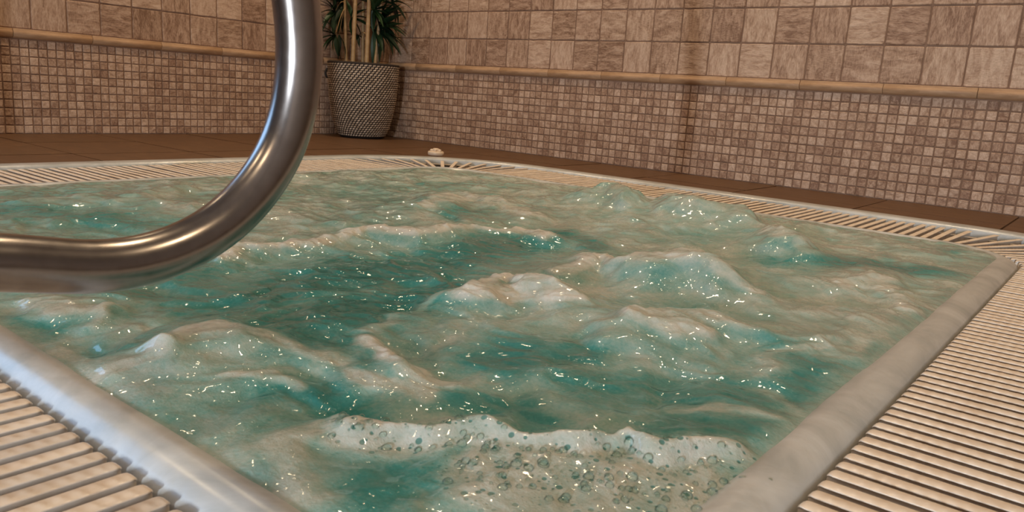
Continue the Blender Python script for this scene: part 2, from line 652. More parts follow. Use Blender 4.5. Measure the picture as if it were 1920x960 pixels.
# ------------------------------------------------------------------ overflow grates
SH, SL = 0.024, GW - 0.008


def slat_mesh(SW):
    ns = 168
    # a thin lip over a narrower web
    prof = [(-0.24, -SH), (-0.2, -0.0026), (-0.5, -0.0014), (-0.48, -0.0005), (-0.36, 0.0), (0.0, 0.0), (0.36, 0.0), (0.48, -0.0005), (0.5, -0.0014), (0.2, -0.0026), (0.24, -SH)]
    v, f = [], []
    for i in range(ns + 1):
        x = SL * i / ns
        e = min(x, SL - x)
        w = SW * (1.0 if e > 0.009 else math.sqrt(max(1 - (1 - e / 0.009) ** 2, 0.06)))
        drop = 0 if e > 0.005 else 0.004 * (1 - e / 0.005) ** 2
        for (a, z) in prof:
            s = 0.0
            if abs(a) < 0.37 and e > 0.012:
                s = 0.0009 * max(0.0, math.sin(2 * PI * (x / 0.0138 + a * 0.5))) ** 1.5 * (1.0 if abs(a) < 0.1 else 0.6)
            v.append((x, a * w, z + s - 0.0006 - (drop if z > -0.01 else 0)))
    n = len(prof)
    for i in range(ns):
        for k in range(n):
            a, b = i * n + k, i * n + (k + 1) % n
            f.append((a, b, b + n, a + n))
    f.append(tuple(range(n - 1, -1, -1)))
    f.append(tuple(ns * n + k for k in range(n)))
    return mesh('slat', v, f, M['slat'], True)


slat_near, slat_far = slat_mesh(0.0170), slat_mesh(0.0156)
for sm_ in (slat_near, slat_far):
    sm_.set_sharp_from_angle(angle=0.6)
    for p in sm_.polygons:
        if len(p.vertices) > 4:
            p.use_smooth = False
sides = [   # (base corner, direction along, direction outwards, length, label)
    ((X0 + RAD, Y1), (1, 0), (0, 1), X1 - X0 - 2 * RAD, 'cream slatted overflow grate between the tub and the right tiled wall'),
    ((X0, Y0 + RAD), (0, 1), (-1, 0), Y1 - Y0 - 2 * RAD, 'cream slatted overflow grate along the far left tub edge, behind the handrail'),
    ((X1, Y0 + RAD), (0, 1), (1, 0), Y1 - Y0 - 2 * RAD, 'cream slatted overflow grate along the right edge in the foreground'),
    ((X0 + RAD, Y0), (1, 0), (0, -1), X1 - X0 - 2 * RAD, 'cream slatted overflow grate in the lower left foreground, under the handrail')]
G = 'cream overflow grate sections around the tub'
for si, ((bx, by), (tx, ty), (ox, oy), L, lab) in enumerate(sides):
    SP, slat_me = ((0.0288, slat_far), (0.0265, slat_near))[si >= 2]
    g = thing('overflow_grate', (bx + tx * L / 2 + ox * GW / 2, by + ty * L / 2 + oy * GW / 2, -0.04), lab, 'grate', G)
    gi = g.matrix_basis.inverted() if False else Matrix.Translation(-Vector(g.location))
    n = int(L / SP)
    ang = math.atan2(oy, ox)
    for k in range(n):
        s = (k + 0.5) * L / n
        obj('slat', slat_me, g, gi @ Matrix.Translation((bx + tx * s + ox * 0.004, by + ty * s + oy * 0.004, random.uniform(-0.0006, 0.0004))) @ Matrix.Rotation(ang + random.gauss(0, 0.006), 4, 'Z'))
    for d in (0.085, 0.275):
        pts = [(bx + ox * d - g.location.x, by + oy * d - g.location.y, -0.012 - g.location.z),
               (bx + tx * L + ox * d - g.location.x, by + ty * L + oy * d - g.location.y, -0.012 - g.location.z)]
        obj('connecting_rod', mesh('connecting_rod', *tube(pts, 0.0035, 8), M['rod']), g)
clabs = ['fan shaped corner grate at the right corner of the tub', 'fan shaped corner grate at the far corner of the tub, below the potted bamboo',
         'fan shaped corner grate at the left corner, outside the picture', 'fan shaped corner grate at the near corner, below the viewer']
for q, (cx, cy) in enumerate(CENT):
    am = q * PI / 2 + PI / 4
    g = thing('corner_grate', (cx + 0.4 * math.cos(am), cy + 0.4 * math.sin(am), -0.04), clabs[q], 'grate', G)
    gi = Matrix.Translation(-Vector(g.location))
    n = 13
    slat_me = slat_near if q == 3 else slat_far
    for k in range(n):
        a = q * PI / 2 + PI / 2 * (k + 0.5) / n
        r = RAD + 0.004
        obj('slat', slat_me, g, gi @ Matrix.Translation((cx + r * math.cos(a), cy + r * math.sin(a), random.uniform(-0.0006, 0.0004))) @ Matrix.Rotation(a + random.gauss(0, 0.008), 4, 'Z'))
    for d in (0.085, 0.275):
        pts = [(cx + (RAD + d) * math.cos(q * PI / 2 + PI / 2 * k / 8) - g.location.x, cy + (RAD + d) * math.sin(q * PI / 2 + PI / 2 * k / 8) - g.location.y, -0.012 - g.location.z) for k in range(9)]
        obj('connecting_rod', mesh('connecting_rod', *tube(pts, 0.0035, 8), M['rod']), g)

# ------------------------------------------------------------------ water
WZ = 0.004


def perlin(x, y, seed):
    r = np.random.default_rng(seed)
    perm = r.permutation(256)
    ang = r.random(256) * 2 * PI
    gx, gy = np.cos(ang), np.sin(ang)
    xi, yi = np.floor(x).astype(int), np.floor(y).astype(int)
    xf, yf = x - xi, y - yi
    u, v = xf ** 3 * (xf * (xf * 6 - 15) + 10), yf ** 3 * (yf * (yf * 6 - 15) + 10)

    def g(i, j, dx, dy):
        h = perm[(perm[i & 255] + j) & 255]
        return gx[h] * dx + gy[h] * dy
    a = g(xi, yi, xf, yf) * (1 - u) + g(xi + 1, yi, xf - 1, yf) * u
    b = g(xi, yi + 1, xf, yf - 1) * (1 - u) + g(xi + 1, yi + 1, xf - 1, yf - 1) * u
    return 1.5 * (a * (1 - v) + b * v)


def fbm(x, y, f, o, seed, gain=0.5):
    s, a = 0, 1.0
    for k in range(o):
        s = s + a * perlin(x * f, y * f, seed + k)
        f *= 2.03
        a *= gain
    return s


def ridged(x, y, f, o, seed):
    s, a = 0, 1.0
    for k in range(o):
        s = s + a * (1 - 2 * np.abs(perlin(x * f, y * f, seed + k)))
        f *= 2.1
        a *= 0.5
    return s


NX, NY = 730, 735
gx = np.linspace(X0 + 0.025, X1 - 0.025, NX)
gy = np.linspace(Y0 + 0.025, Y1 - 0.025, NY)
GX, GY = np.meshgrid(gx, gy)
# signed distance inwards from the rim line
qx = np.abs(GX - (X0 + X1) / 2) - ((X1 - X0) / 2 - RAD)
qy = np.abs(GY - (Y0 + Y1) / 2) - ((Y1 - Y0) / 2 - RAD)
DIST = RAD - (np.hypot(np.maximum(qx, 0), np.maximum(qy, 0)) + np.minimum(np.maximum(qx, qy), 0))

wx = GX + 0.035 * fbm(GX, GY, 5, 3, 40) + 0.009 * fbm(GX, GY, 18, 2, 60)
wy = GY + 0.035 * fbm(GX, GY, 5, 3, 50) + 0.009 * fbm(GX, GY, 18, 2, 70)


def seg_dist(px, py, a, b):
    d = b - a
    t_ = np.clip(((px - a[0]) * d[0] + (py - a[1]) * d[1]) / (d @ d + 1e-12), 0, 1)
    return np.hypot(px - a[0] - t_ * d[0], py - a[1] - t_ * d[1])


# strokes seen in the photograph: (pixels, half width in m, foam, height in m)
STROKES = [
    ([(420, 482), (480, 464), (545, 452), (610, 452), (660, 440), (700, 430), (770, 434), (860, 432), (980, 430), (1010, 440)], 0.030, 0.95, 0.028),
    ([(800, 392), (860, 366), (930, 385), (1000, 402)], 0.06, 0.75, 0.02),
    ([(440, 350), (620, 345), (820, 335), (980, 345)], 0.14, 0.5, 0.008),
    ([(420, 390), (560, 400), (700, 395), (800, 400)], 0.10, 0.5, 0.01),
    ([(1000, 375), (1150, 400), (1280, 420), (1400, 430)], 0.16, 0.55, 0.02),
    ([(880, 548), (905, 520), (940, 505), (985, 522), (1030, 542)], 0.036, 0.95, 0.04),
    ([(925, 560), (980, 560), (1040, 572)], 0.045, 0.85, 0.018),
    ([(1055, 505), (1100, 482), (1150, 500), (1195, 505)], 0.04, 0.85, 0.03),
    ([(1030, 560), (1100, 550), (1180, 540)], 0.07, 0.65, 0.01),
    ([(870, 556), (800, 578), (760, 602), (700, 636)], 0.014, 0.6, 0.006),
    ([(900, 600), (980, 610), (1080, 590)], 0.06, 0.55, 0.01),
    ([(690, 645), (715, 655), (735, 672)], 0.026, 0.95, 0.018),
    ([(760, 690), (810, 685), (850, 700)], 0.03, 0.75, 0.012),
    ([(800, 690), (775, 725), (700, 720), (640, 705)], 0.022, 0.75, 0.004),
    ([(400, 622), (375, 640)], 0.036, 0.78, 0.026),
    ([(340, 655), (290, 680), (250, 700)], 0.03, 0.75, 0.014),
    ([(450, 655), (540, 672), (620, 682)], 0.022, 0.65, 0.006),
    ([(350, 690), (420, 690), (480, 715)], 0.05, 0.5, 0.008),
    ([(1290, 462), (1300, 500)], 0.06, 0.8, 0.07),
    ([(1230, 520), (1320, 525)], 0.05, 0.75, 0.02),
    ([(1150, 352), (1165, 358)], 0.065, 0.58, 0.1),
    ([(1280, 372), (1300, 385)], 0.06, 0.55, 0.09),
    ([(1370, 400), (1380, 410)], 0.05, 0.5, 0.055),
    ([(1448, 425), (1455, 440)], 0.06, 0.72, 0.065),
    ([(1490, 455), (1500, 475)], 0.04, 0.6, 0.03),
    ([(1200, 600), (1270, 582), (1340, 592)], 0.06, 0.75, 0.045),
    ([(1180, 630), (1230, 640), (1290, 640)], 0.035, 0.85, 0.012),
    ([(1340, 535), (1390, 545), (1420, 550)], 0.04, 0.75, 0.03),
    ([(1590, 535), (1640, 522), (1690, 545), (1720, 580)], 0.035, 0.8, 0.022),
    ([(1480, 420), (1560, 430), (1640, 450), (1720, 470)], 0.05, 0.6, 0.012),
    ([(1650, 600), (1590, 640), (1540, 640)], 0.05, 0.65, 0.008),
    ([(1480, 600), (1540, 590), (1620, 590)], 0.05, 0.6, 0.01),
    ([(1440, 700), (1500, 660), (1560, 640)], 0.022, 0.65, 0.005),
    ([(1290, 790), (1370, 780), (1430, 785)], 0.014, 0.65, 0.004),
    ([(1430, 730), (1470, 770)], 0.02, 0.55, 0.0),
    ([(650, 785), (740, 792), (830, 795), (960, 810), (1050, 830), (1130, 825), (1180, 812), (1235, 842), (1330, 846), (1420, 862)], 0.012, 0.82, 0.024),
    ([(690, 820), (830, 825), (960, 845), (1100, 860), (1240, 870), (1400, 885)], 0.036, 0.78, 0.008),
    ([(880, 890), (1020, 900), (1180, 915), (1340, 925)], 0.045, 0.72, 0.004),
    ([(900, 950), (1100, 965), (1300, 965)], 0.04, 0.66, 0.002),
    ([(600, 820), (570, 870), (600, 920), (540, 950)], 0.03, 0.65, 0.004),
    ([(40, 560), (90, 590), (150, 600)], 0.022, 0.75, 0.012),
    ([(100, 600), (180, 622), (280, 625)], 0.016, 0.6, 0.004),
    ([(40, 640), (110, 655), (180, 690)], 0.02, 0.65, 0.006),
    ([(230, 740), (300, 770), (380, 760)], 0.028, 0.5, 0.0),
    ([(440, 705), (480, 722), (510, 735)], 0.02, 0.75, 0.008),
    ([(60, 380), (160, 372), (260, 360), (330, 355)], 0.05, 0.55, 0.02),
    ([(280, 370), (330, 385), (380, 390)], 0.06, 0.6, 0.025),
]
CLEAR = [
    ([(480, 560), (640, 520), (800, 500), (950, 462)], 0.085, 1.0),
    ([(560, 620), (690, 590), (820, 545)], 0.07, 1.0),
    ([(440, 600), (540, 620)], 0.05, 0.8),
    ([(1000, 660), (950, 690), (1060, 670)], 0.04, 0.9),
    ([(500, 745), (580, 750), (640, 780)], 0.03, 0.9),
    ([(840, 740), (930, 760), (980, 770)], 0.03, 0.7),
    ([(1100, 720), (1260, 735), (1380, 750)], 0.05, 0.65),
    ([(1240, 820), (1340, 820), (1440, 822)], 0.022, 0.8),
    ([(1540, 500), (1640, 505), (1740, 512)], 0.045, 0.85),
    ([(1430, 492), (1480, 500)], 0.03, 0.5),
    ([(1050, 440), (1100, 458), (1130, 470)], 0.04, 0.8),
    ([(1000, 530), (1040, 548)], 0.014, 0.6),
    ([(840, 412), (890, 402)], 0.035, 0.8),
    ([(60, 405), (160, 410), (260, 420)], 0.07, 0.7),
    ([(350, 520), (430, 540), (300, 560)], 0.06, 0.6),
    ([(0, 600), (60, 620)], 0.02, 0.7),
    ([(190, 650), (250, 660)], 0.02, 0.6),
    ([(1190, 545), (1230, 550)], 0.03, 0.6),
    ([(1560, 700), (1480, 745)], 0.03, 0.75),
    ([(800, 900), (720, 890), (680, 930)], 0.02, 0.7),
]
FOAM = 0.42 + 0.17 * fbm(GX, GY, 4, 3, 5) + 0.06 * np.clip((GY + 2.3) / 1.0, -1, 1)
HGT = 0.010 * fbm(GX, GY, 2.6, 2, 15) + 0.0075 * fbm(wx, wy, 7, 2, 25) + 0.0042 * ridged(wx, wy, 10, 2, 35) * (0.6 + 0.5 * perlin(GX * 3, GY * 3, 9))
POS = np.zeros_like(GX)
for pts, hw, fo, h in STROKES:
    P = [unproj(u, v, 2, WZ + 0.62 * h)[:2] for u, v in pts]
    D = np.full(GX.shape, 9.0)
    for a, b in zip(P[:-1], P[1:]):
        D = np.minimum(D, seg_dist(wx, wy, a, b))
    w = np.clip(1.25 - D / hw * 0.8, 0, 1)
    w = w * w * (3 - 2 * w)
    POS = np.maximum(POS, w * fo)
    if h > 0:
        HGT = HGT + 0.62 * h * np.exp(-(D / (hw * 1.3)) ** 2)
NEG = np.zeros_like(GX)
for pts, hw, amt in CLEAR:
    P = [unproj(u, v, 2, WZ)[:2] for u, v in pts]
    D = np.full(GX.shape, 9.0)
    for a, b in zip(P[:-1], P[1:]):
        D = np.minimum(D, seg_dist(wx, wy, a, b))
    NEG = np.maximum(NEG, np.exp(-(D / (1.3 * hw)) ** 2) * amt)
streak = fbm(wx * 1.0, wy * 1.0, 16, 4, 80, 0.6)
streak2 = ridged(wx, wy, 9, 3, 90)
FOAM = FOAM + 0.09 * streak2 + 0.10 * streak
FOAM = FOAM * (1 - 0.97 * NEG * (1 - 0.8 * POS)) + np.where(POS > 0, 1, 0) * np.maximum(POS * (1.0 + 0.22 * streak) - FOAM, 0) * np.clip(POS * 1.6, 0, 1)
FOAM = np.clip(FOAM, 0.0, 1.0)
# foam carries lumps, open water carries small ripples
lump = np.abs(fbm(wx, wy, 34, 3, 120))
HGT = HGT + 0.004 * np.clip(FOAM - 0.5, 0, 1) * lump * 2 + 0.0026 * fbm(wx, wy, 19, 2, 130)
edge = np.clip((DIST - 0.03) / 0.10, 0, 1)
edge = edge * edge * (3 - 2 * edge)
HGT = WZ + HGT * (0.3 + 0.7 * edge) + 0.002
film = np.clip((DIST - 0.034) / 0.035, 0, 1)
film = film * film * (3 - 2 * film)
HGT = HGT * film + 0.0045 * (1 - film)
FOAM = np.maximum(FOAM, 0.62 * np.clip(1 - (DIST - 0.04) / 0.05, 0, 1))
FOAM = np.clip(FOAM, 0, 1)
# bubbly sheet in the foreground
BUB = np.zeros_like(GX)
for pts, hw in (([(690, 820), (830, 835), (960, 860), (1100, 870), (1240, 880), (1400, 885)], 0.035), ([(900, 900), (1020, 910), (1180, 925), (1360, 940)], 0.045)):
    P = [unproj(u, v, 2, WZ)[:2] for u, v in pts]
    for a, b in zip(P[:-1], P[1:]):
        BUB = np.maximum(BUB, np.exp(-(seg_dist(GX, GY, a, b) / hw) ** 2))

t = NT('spa_water')
po = t.n('TexCoord').outputs['Object']
foam = t.attr('foam')
bub = t.attr('bub')
n1 = t.noise(po, 50, 6, 0.66, 0.5)
n2 = t.noise(po, 220, 3, 0.6)
fz = t.math('ADD', foam, t.math('MULTIPLY', t.math('SUBTRACT', n1, 0.5), t.math('ADD', 0.10, t.math('MULTIPLY', foam, 0.42))))
fz = t.math('ADD', fz, t.math('MULTIPLY', t.math('SUBTRACT', n2, 0.5), 0.3))
# round holes where bubbles open the foam sheet
vo = t.n('TexVoronoi')
vo.inputs['Scale'].default_value = 125.0
t.put(vo.inputs['Vector'], po)
sep = t.n('SeparateColor')
t.put(sep.inputs[0], vo.outputs['Color'])
rad = t.math('MULTIPLY', t.math('POWER', sep.outputs[0], 1.6), 0.48)
hole = t.math('MULTIPLY', t.math('SUBTRACT', rad, vo.outputs['Distance']), 9.0, clamp=True)
hole = t.math('MULTIPLY', hole, t.math('MULTIPLY', bub, 1.4, clamp=True), clamp=True)
fz = t.math('SUBTRACT', fz, t.math('MULTIPLY', hole, 0.25))
fz = t.math('MAXIMUM', t.math('MINIMUM', fz, 1.0), 0.0)
wbase = t.ramp(fz, [(0.0, (0.02, 0.15, 0.138)), (0.20, (0.048, 0.215, 0.195)), (0.42, (0.185, 0.315, 0.275)), (0.66, (0.345, 0.40, 0.35)), (1.0, (0.56, 0.55, 0.50))])
wcol = t.mix(t.math('MULTIPLY', hole, 0.8), wbase, (0.075, 0.18, 0.155))
wr = t.math('ADD', 0.12, t.math('MULTIPLY', t.math('SUBTRACT', fz, 0.4, clamp=True), 0.6))
t.set(col=wcol, rough=wr, ior=1.33, spec=0.15, sss=0.15, coat=0.85, coat_rough=0.06)
t.b.inputs['Coat IOR'].default_value = 1.33
t.b.inputs['Subsurface Radius'].default_value = (0.5, 1.0, 0.9)
t.b.inputs['Subsurface Scale'].default_value = 0.012
n3 = t.noise(po, 480, 2, 0.6)
hh = t.math('ADD', t.math('MULTIPLY', n1, 0.8), t.math('MULTIPLY', n2, 0.5))
hh = t.math('ADD', hh, t.math('MULTIPLY', n3, t.math('MULTIPLY', t.math('SUBTRACT', fz, 0.3, clamp=True), 0.8)))
t.bump(t.math('SUBTRACT', hh, t.math('MULTIPLY', hole, 0.6)), 0.38, 0.004)
cb = t.n('Bump')                       # ripples of the clear skin: these catch the lamps
cb.inputs['Strength'].default_value = 1.0
cb.inputs['Distance'].default_value = 0.007
rip = t.noise(po, 34, 1, 0.4, 0.2)
t.put(cb.inputs['Height'], t.math('ADD', rip, t.math('MULTIPLY', n2, 0.0)))
t.put(t.b.inputs['Coat Normal'], cb.outputs[0])
M['water'] = t.m

keep = DIST > 0.03
idx = np.arange(NX * NY).reshape(NY, NX)
fk = keep[:-1, :-1] & keep[1:, :-1] & keep[:-1, 1:] & keep[1:, 1:]
faces = np.stack([idx[:-1, :-1][fk], idx[:-1, 1:][fk], idx[1:, 1:][fk], idx[1:, :-1][fk]], 1)
used = np.unique(faces)
remap = np.full(NX * NY, -1)
remap[used] = np.arange(len(used))
co = np.stack([GX.ravel(), GY.ravel(), HGT.ravel()], 1)[used].astype(np.float32)
fa = remap[faces].astype(np.int32)
me = bpy.data.meshes.new('tub_water')
me.vertices.add(len(co))
me.vertices.foreach_set('co', co.ravel())
me.loops.add(fa.size)
me.loops.foreach_set('vertex_index', fa.ravel())
me.polygons.add(len(fa))
me.polygons.foreach_set('loop_start', np.arange(0, fa.size, 4, dtype=np.int32))
me.polygons.foreach_set('loop_total', np.full(len(fa), 4, np.int32))
me.polygons.foreach_set('use_smooth', np.ones(len(fa), bool))
me.update(calc_edges=True)
for nm, arr in (('foam', FOAM), ('bub', BUB)):
    at = me.attributes.new(nm, 'FLOAT', 'POINT')
    at.data.foreach_set('value', arr.ravel()[used].astype(np.float32))
me.materials.append(M['water'])
water = tag(obj('tub_water', me), 'churning teal water with patches of foam filling the hot tub', 'water', kind='stuff')

# bubbles riding on the foam sheet
bm_ = MB()
hs_v, hs_f = lathe([(1.0, -0.25), (0.98, 0.15), (0.86, 0.5), (0.62, 0.78), (0.32, 0.95)], 10, close_top=True)
P_ = BUB.ravel() ** 2 * (FOAM.ravel() > 0.4)
P_ = P_ / P_.sum()
for i in rng.choice(len(P_), 380, p=P_):
    r = 0.001 + 0.0045 * random.random() ** 3
    x, y, z = GX.ravel()[i] + random.uniform(-.0015, .0015), GY.ravel()[i], HGT.ravel()[i]
    bm_.add([(x + r * a, y + r * b, z + r * c * 0.8) for a, b, c in hs_v], hs_f)
t = NT('bubble_film')
lw = t.n('LayerWeight')
lw.inputs['Blend'].default_value = 0.25
tr, gl, mx = t.n('BsdfTransparent'), t.n('BsdfGlossy'), t.n('MixShader')
tr.inputs['Color'].default_value = (0.9, 0.96, 0.94, 1)
gl.inputs['Roughness'].default_value = 0.02
t.put(mx.inputs[0], t.math('MULTIPLY', lw.outputs['Fresnel'], 0.8))
t.put(mx.inputs[1], tr.outputs[0])
t.put(mx.inputs[2], gl.outputs[0])
t.put([n for n in t.t.nodes if n.bl_idname == 'ShaderNodeOutputMaterial'][0].inputs['Surface'], mx.outputs[0])
M['bubble'] = t.m
tag(obj('bubble', mesh('bubble', bm_.v, bm_.f, M['bubble'], True), water), 'small clear bubbles riding on the foam', kind='stuff')

# ------------------------------------------------------------------ handrail
HX = 3.33
vis = [(-3.231, .191), (-3.207, .186), (-3.188, .181), (-3.162, .1775), (-3.134, .178), (-3.11, .182), (-3.082, .191), (-3.056, .205), (-3.033, .2245),
       (-3.014, .2465), (-2.997, .2745), (-2.9865, .315), (-2.983, .345), (-2.985, .376), (-2.9885, .4)]
PX, PY = 2.55, -3.7
low = [(PX, PY, .24), (2.66, -3.70, .232), (2.88, -3.66, .222), (3.08, -3.59, .214), (3.22, -3.50, .209), (3.30, -3.41, .206), (3.327, -3.34, .203), (3.33, -3.29, .199)]
up = [(3.33, -2.999, .45), (3.33, -3.013, .53), (3.328, -3.033, .62), (3.32, -3.06, .72), (3.29, -3.10, .82), (3.23, -3.16, .91), (3.13, -3.24, .98), (2.98, -3.37, 1.01), (2.82, -3.50, .98), (2.67, -3.62, .9), (2.58, -3.68, .78), (PX, PY, .6)]
dense = np.array(spline(low + [(HX, y, z) for y, z in vis] + up, 12))
arc = np.r_[0, np.cumsum(np.linalg.norm(np.diff(dense, axis=0), axis=1))]
even = np.linspace(0, arc[-1], int(arc[-1] / 0.008))
path = np.stack([np.interp(even, arc, dense[:, k]) for k in range(3)], 1)
for _ in range(14):
    path[1:-1] = 0.25 * path[:-2] + 0.5 * path[1:-1] + 0.25 * path[2:]
path = list(path) + [np.array((PX, PY, z)) for z in (0.45, 0.3, 0.15, 0.0)]
rail = thing('handrail', (PX, PY, 0.0), 'curved polished steel handrail looping over the water at upper left', 'handrail')
loc0 = np.array((PX, PY, 0.0))
obj('tube', mesh('tube', *tube([p - loc0 for p in path], 0.0207, 28), M['steel'], True), rail)
v, f = lathe([(0.05, 0.0), (0.05, 0.006), (0.045, 0.01), (0.024, 0.012), (0.022, 0.03)], 28, close_bot=True)
obj('floor_flange', mesh('floor_flange', v, f, M['steel'], True), rail)

# unseen post, added only to cast the shadow band on the left wall
sp = (2.29, -4.28)
post = thing('shadow_post', (sp[0], sp[1], 0), 'slim steel post out of view, added to cast a shadow band on the left wall', 'post')
obj('shaft', mesh('shaft', *tube([(0, 0, 0.01), (0, 0, 1.5)], 0.0125, 14), M['steel'], True), post)
v, f = lathe([(0.07, 0.0), (0.07, 0.008), (0.02, 0.014), (0.0125, 0.03)], 20, close_bot=True)
obj('base', mesh('base', v, f, M['steel']), post)

# ------------------------------------------------------------------ potted bamboo
PC = (0.235, -0.267)
plant = thing('potted_bamboo', (PC[0], PC[1], 0), 'bamboo with tan canes in a woven brown and cream basket pot in the corner', 'potted plant')
pot_prof = [(0.0, 0.0), (0.118, 0.0), (0.134, 0.008), (0.155, 0.05), (0.176, 0.12), (0.194, 0.22), (0.2035, 0.32), (0.207, 0.41), (0.209, 0.432), (0.204, 0.438), (0.196, 0.432), (0.194, 0.38), (0.19, 0.36)]
v, f = lathe(pot_prof, 48)
pot = obj('pot', mesh('pot', v, f, M['pot_dark'], True), plant)
pr = [(z, r) for r, z in pot_prof[2:9]]


def pot_r(z):
    return float(np.interp(z, [a for a, b in pr], [b for a, b in pr]))


ROWS, COLS = 33, 54
V, Fc, rn = [], [], []
for r in range(ROWS):
    z = 0.012 + (r + 0.5) * (0.428 - 0.012) / ROWS
    hz = (0.428 - 0.012) / ROWS * 0.33
    for c in range(COLS):
        a0 = 2 * PI * (c + 0.42 * r) / COLS
        hw_ = 2 * PI / COLS * 0.35
        R_ = pot_r(z)
        base = len(V)
        # a little woven dash: bulged, rising to one end
        for (da, dz, dr) in ((-1, -1, .0005), (0, -1, .0015), (1, -1, .0005), (-1, 0, .003), (0, 0, .0055), (1, 0, .003), (-1, 1, .0005), (0, 1, .0015), (1, 1, .0005)):
            a = a0 + da * hw_
            zz = z + dz * hz + da * hz * 0.35
            rr = pot_r(zz) + dr
            V.append((rr * math.cos(a), rr * math.sin(a), zz))
        for i in (0, 1, 3, 4):
            Fc.append((base + i, base + i + 1, base + i + 4, base + i + 3))
        rn += [random.random()] * 9
me = mesh('weave', V, Fc, M['pot_straw'], True)
at = me.attributes.new('rnd', 'FLOAT', 'POINT')
at.data.foreach_set('value', np.array(rn, np.float32))
tag(obj('weave', me, pot), 'cream woven dashes in diagonal rows', kind='stuff')
v, f = lathe([(0.207, 0.424), (0.2125, 0.43), (0.2105, 0.4385), (0.2, 0.44), (0.196, 0.432)], 48)
obj('pot_rim', mesh('pot_rim', v, f, M['pot_dark'], True), pot)
v, f = lathe([(0.0, 0.375), (0.19, 0.37)], 32)
obj('soil', mesh('soil', v, f, M['soil']), pot)
# dark side handle, turned to the left of the view
la = math.atan2(-RV[1], -RV[0])
hp = []
for k in range(9):
    s = -1 + 2 * k / 8
    hp.append(((0.207 + 0.014 * (1 - s * s)) * math.cos(la + 0.25), (0.207 + 0.014 * (1 - s * s)) * math.sin(la + 0.25), 0.395 - 0.028 + s * 0.028))
obj('handle', mesh('handle', *tube(hp, 0.007, 8), M['handle'], True), pot)


def leaf_mesh(L, w, droop, curl):
    n = 7
    v, f = [], []
    for i in range(n + 1):
        s = i / n
        ww = w * (math.sin(PI * min(s * 0.9 + 0.1, 1.0)) ** 0.8) * (1 - s) ** 0.35 if i < n else 0.0006
        x = L * s * (1 - 0.12 * droop * s)
        z = -droop * L * s * s * 0.55
        v += [(x, -ww / 2, z + curl * ww), (x, 0, z), (x, ww / 2, z + curl * ww)]
    for i in range(n):
        a = i * 3
        f += [(a, a + 3, a + 4, a + 1), (a + 1, a + 4, a + 5, a + 2)]
    return mesh('leaf', v, f, M['leaf'], True)


leaf_me = [leaf_mesh(0.17, 0.046, 0.35, 0.2), leaf_mesh(0.2, 0.042, 0.6, 0.15), leaf_mesh(0.14, 0.046, 0.2, 0.25), leaf_mesh(0.18, 0.04, 0.9, 0.2)]


def on_plane(u, v, depth):
    d = FV + (u - 960) / F_PX * RV - (v - 480) / F_PX * UV
    return CAM + d * depth


LP = np.array([PC[0], PC[1], 0.0])
base_depth = float((LP + np.array([0, 0, .5]) - CAM) @ FV)
canes = []
for (u, dd, r, lean) in ((650, 0.03, 0.0095, -0.012), (661, -0.05, 0.0125, 0.006), (687, -0.06, 0.0125, 0.004), (681, 0.05, 0.010, -0.006), (702, -0.02, 0.010, 0.02)):
    b = on_plane(u, 118, base_depth + dd)
    h = random.uniform(1.35, 1.6)
    pts, rad_ = [], []
    z0 = 0.36
    nn = 12
    for k in range(nn * 3 + 1):
        s = k / (nn * 3)
        z = z0 + (h - z0) * s
        pts.append((b[0] - LP[0] + RV[0] * lean * s * 4, b[1] - LP[1] + RV[1] * lean * s * 4, z))
        rad_.append(r * (1 - 0.35 * s) * (1.13 if k % 3 == 0 else 1.0))
    cane = obj('cane', mesh('cane', *tube(pts, rad_, 10), M['bamboo'], True), plant)
    canes.append((cane, pts, r))


def leaf_on(cane, pos, dirv, roll=0.0, scale=1.0, kind=None):
    d = Vector(dirv).normalized()
    for _ in range(14):                     # leaves bend away from the walls
        tx_, ty_ = LP[0] + pos[0] + d.x * 0.25 * scale, LP[1] + pos[1] + d.y * 0.25 * scale
        if tx_ > 0.03 and ty_ < -0.03:
            break
        d = (d + Vector((0.35 if tx_ <= 0.03 else 0, -0.35 if ty_ >= -0.03 else 0, 0))).normalized()
    up_ = Vector((0, 0, 1))
    y = up_.cross(d)
    y = y.normalized() if y.length > 1e-3 else Vector((0, 1, 0))
    z = d.cross(y)
    mt = Matrix(((d.x, y.x, z.x, pos[0]), (d.y, y.y, z.y, pos[1]), (d.z, y.z, z.z, pos[2]), (0, 0, 0, 1)))
    obj('leaf', random.choice(leaf_me) if kind is None else leaf_me[kind], cane, mt @ Matrix.Rotation(roll, 4, 'X') @ Matrix.Scale(scale, 4))


def spray(ci, u, v, depth, n, dirs, spread, twig_from, scale=1.0):
    """a tuft of leaves around a photo position, on a twig that leaves its cane"""
    cane, pts, r = canes[ci]
    p = on_plane(u, v, base_depth + depth) - LP
    p[0], p[1] = max(p[0], 0.06 - LP[0]), min(p[1], -0.06 - LP[1])
    k = min(range(len(pts)), key=lambda i: abs(pts[i][2] - (p[2] + twig_from)))
    a = np.array(pts[k])
    mid = (a + p) / 2 + np.array((0, 0, 0.02))
    obj('twig', mesh('twig', *tube(spline([a, mid, p], 4), [0.0035] * 4 + [0.0025] * 5, 6), M['bamboo'], True), cane)
    for i in range(n):
        s = (i / max(n - 1, 1)) * 2 - 1
        ang = dirs + s * spread + random.uniform(-0.12, 0.12)
        # direction in the picture plane (right, up) with some depth
        d = RV * math.cos(ang) + np.array((0, 0, 1)) * math.sin(ang) - FV * random.uniform(-0.25, 0.55)
        leaf_on(cane, p, d, random.uniform(-0.6, 0.6), scale * random.uniform(0.8, 1.1))


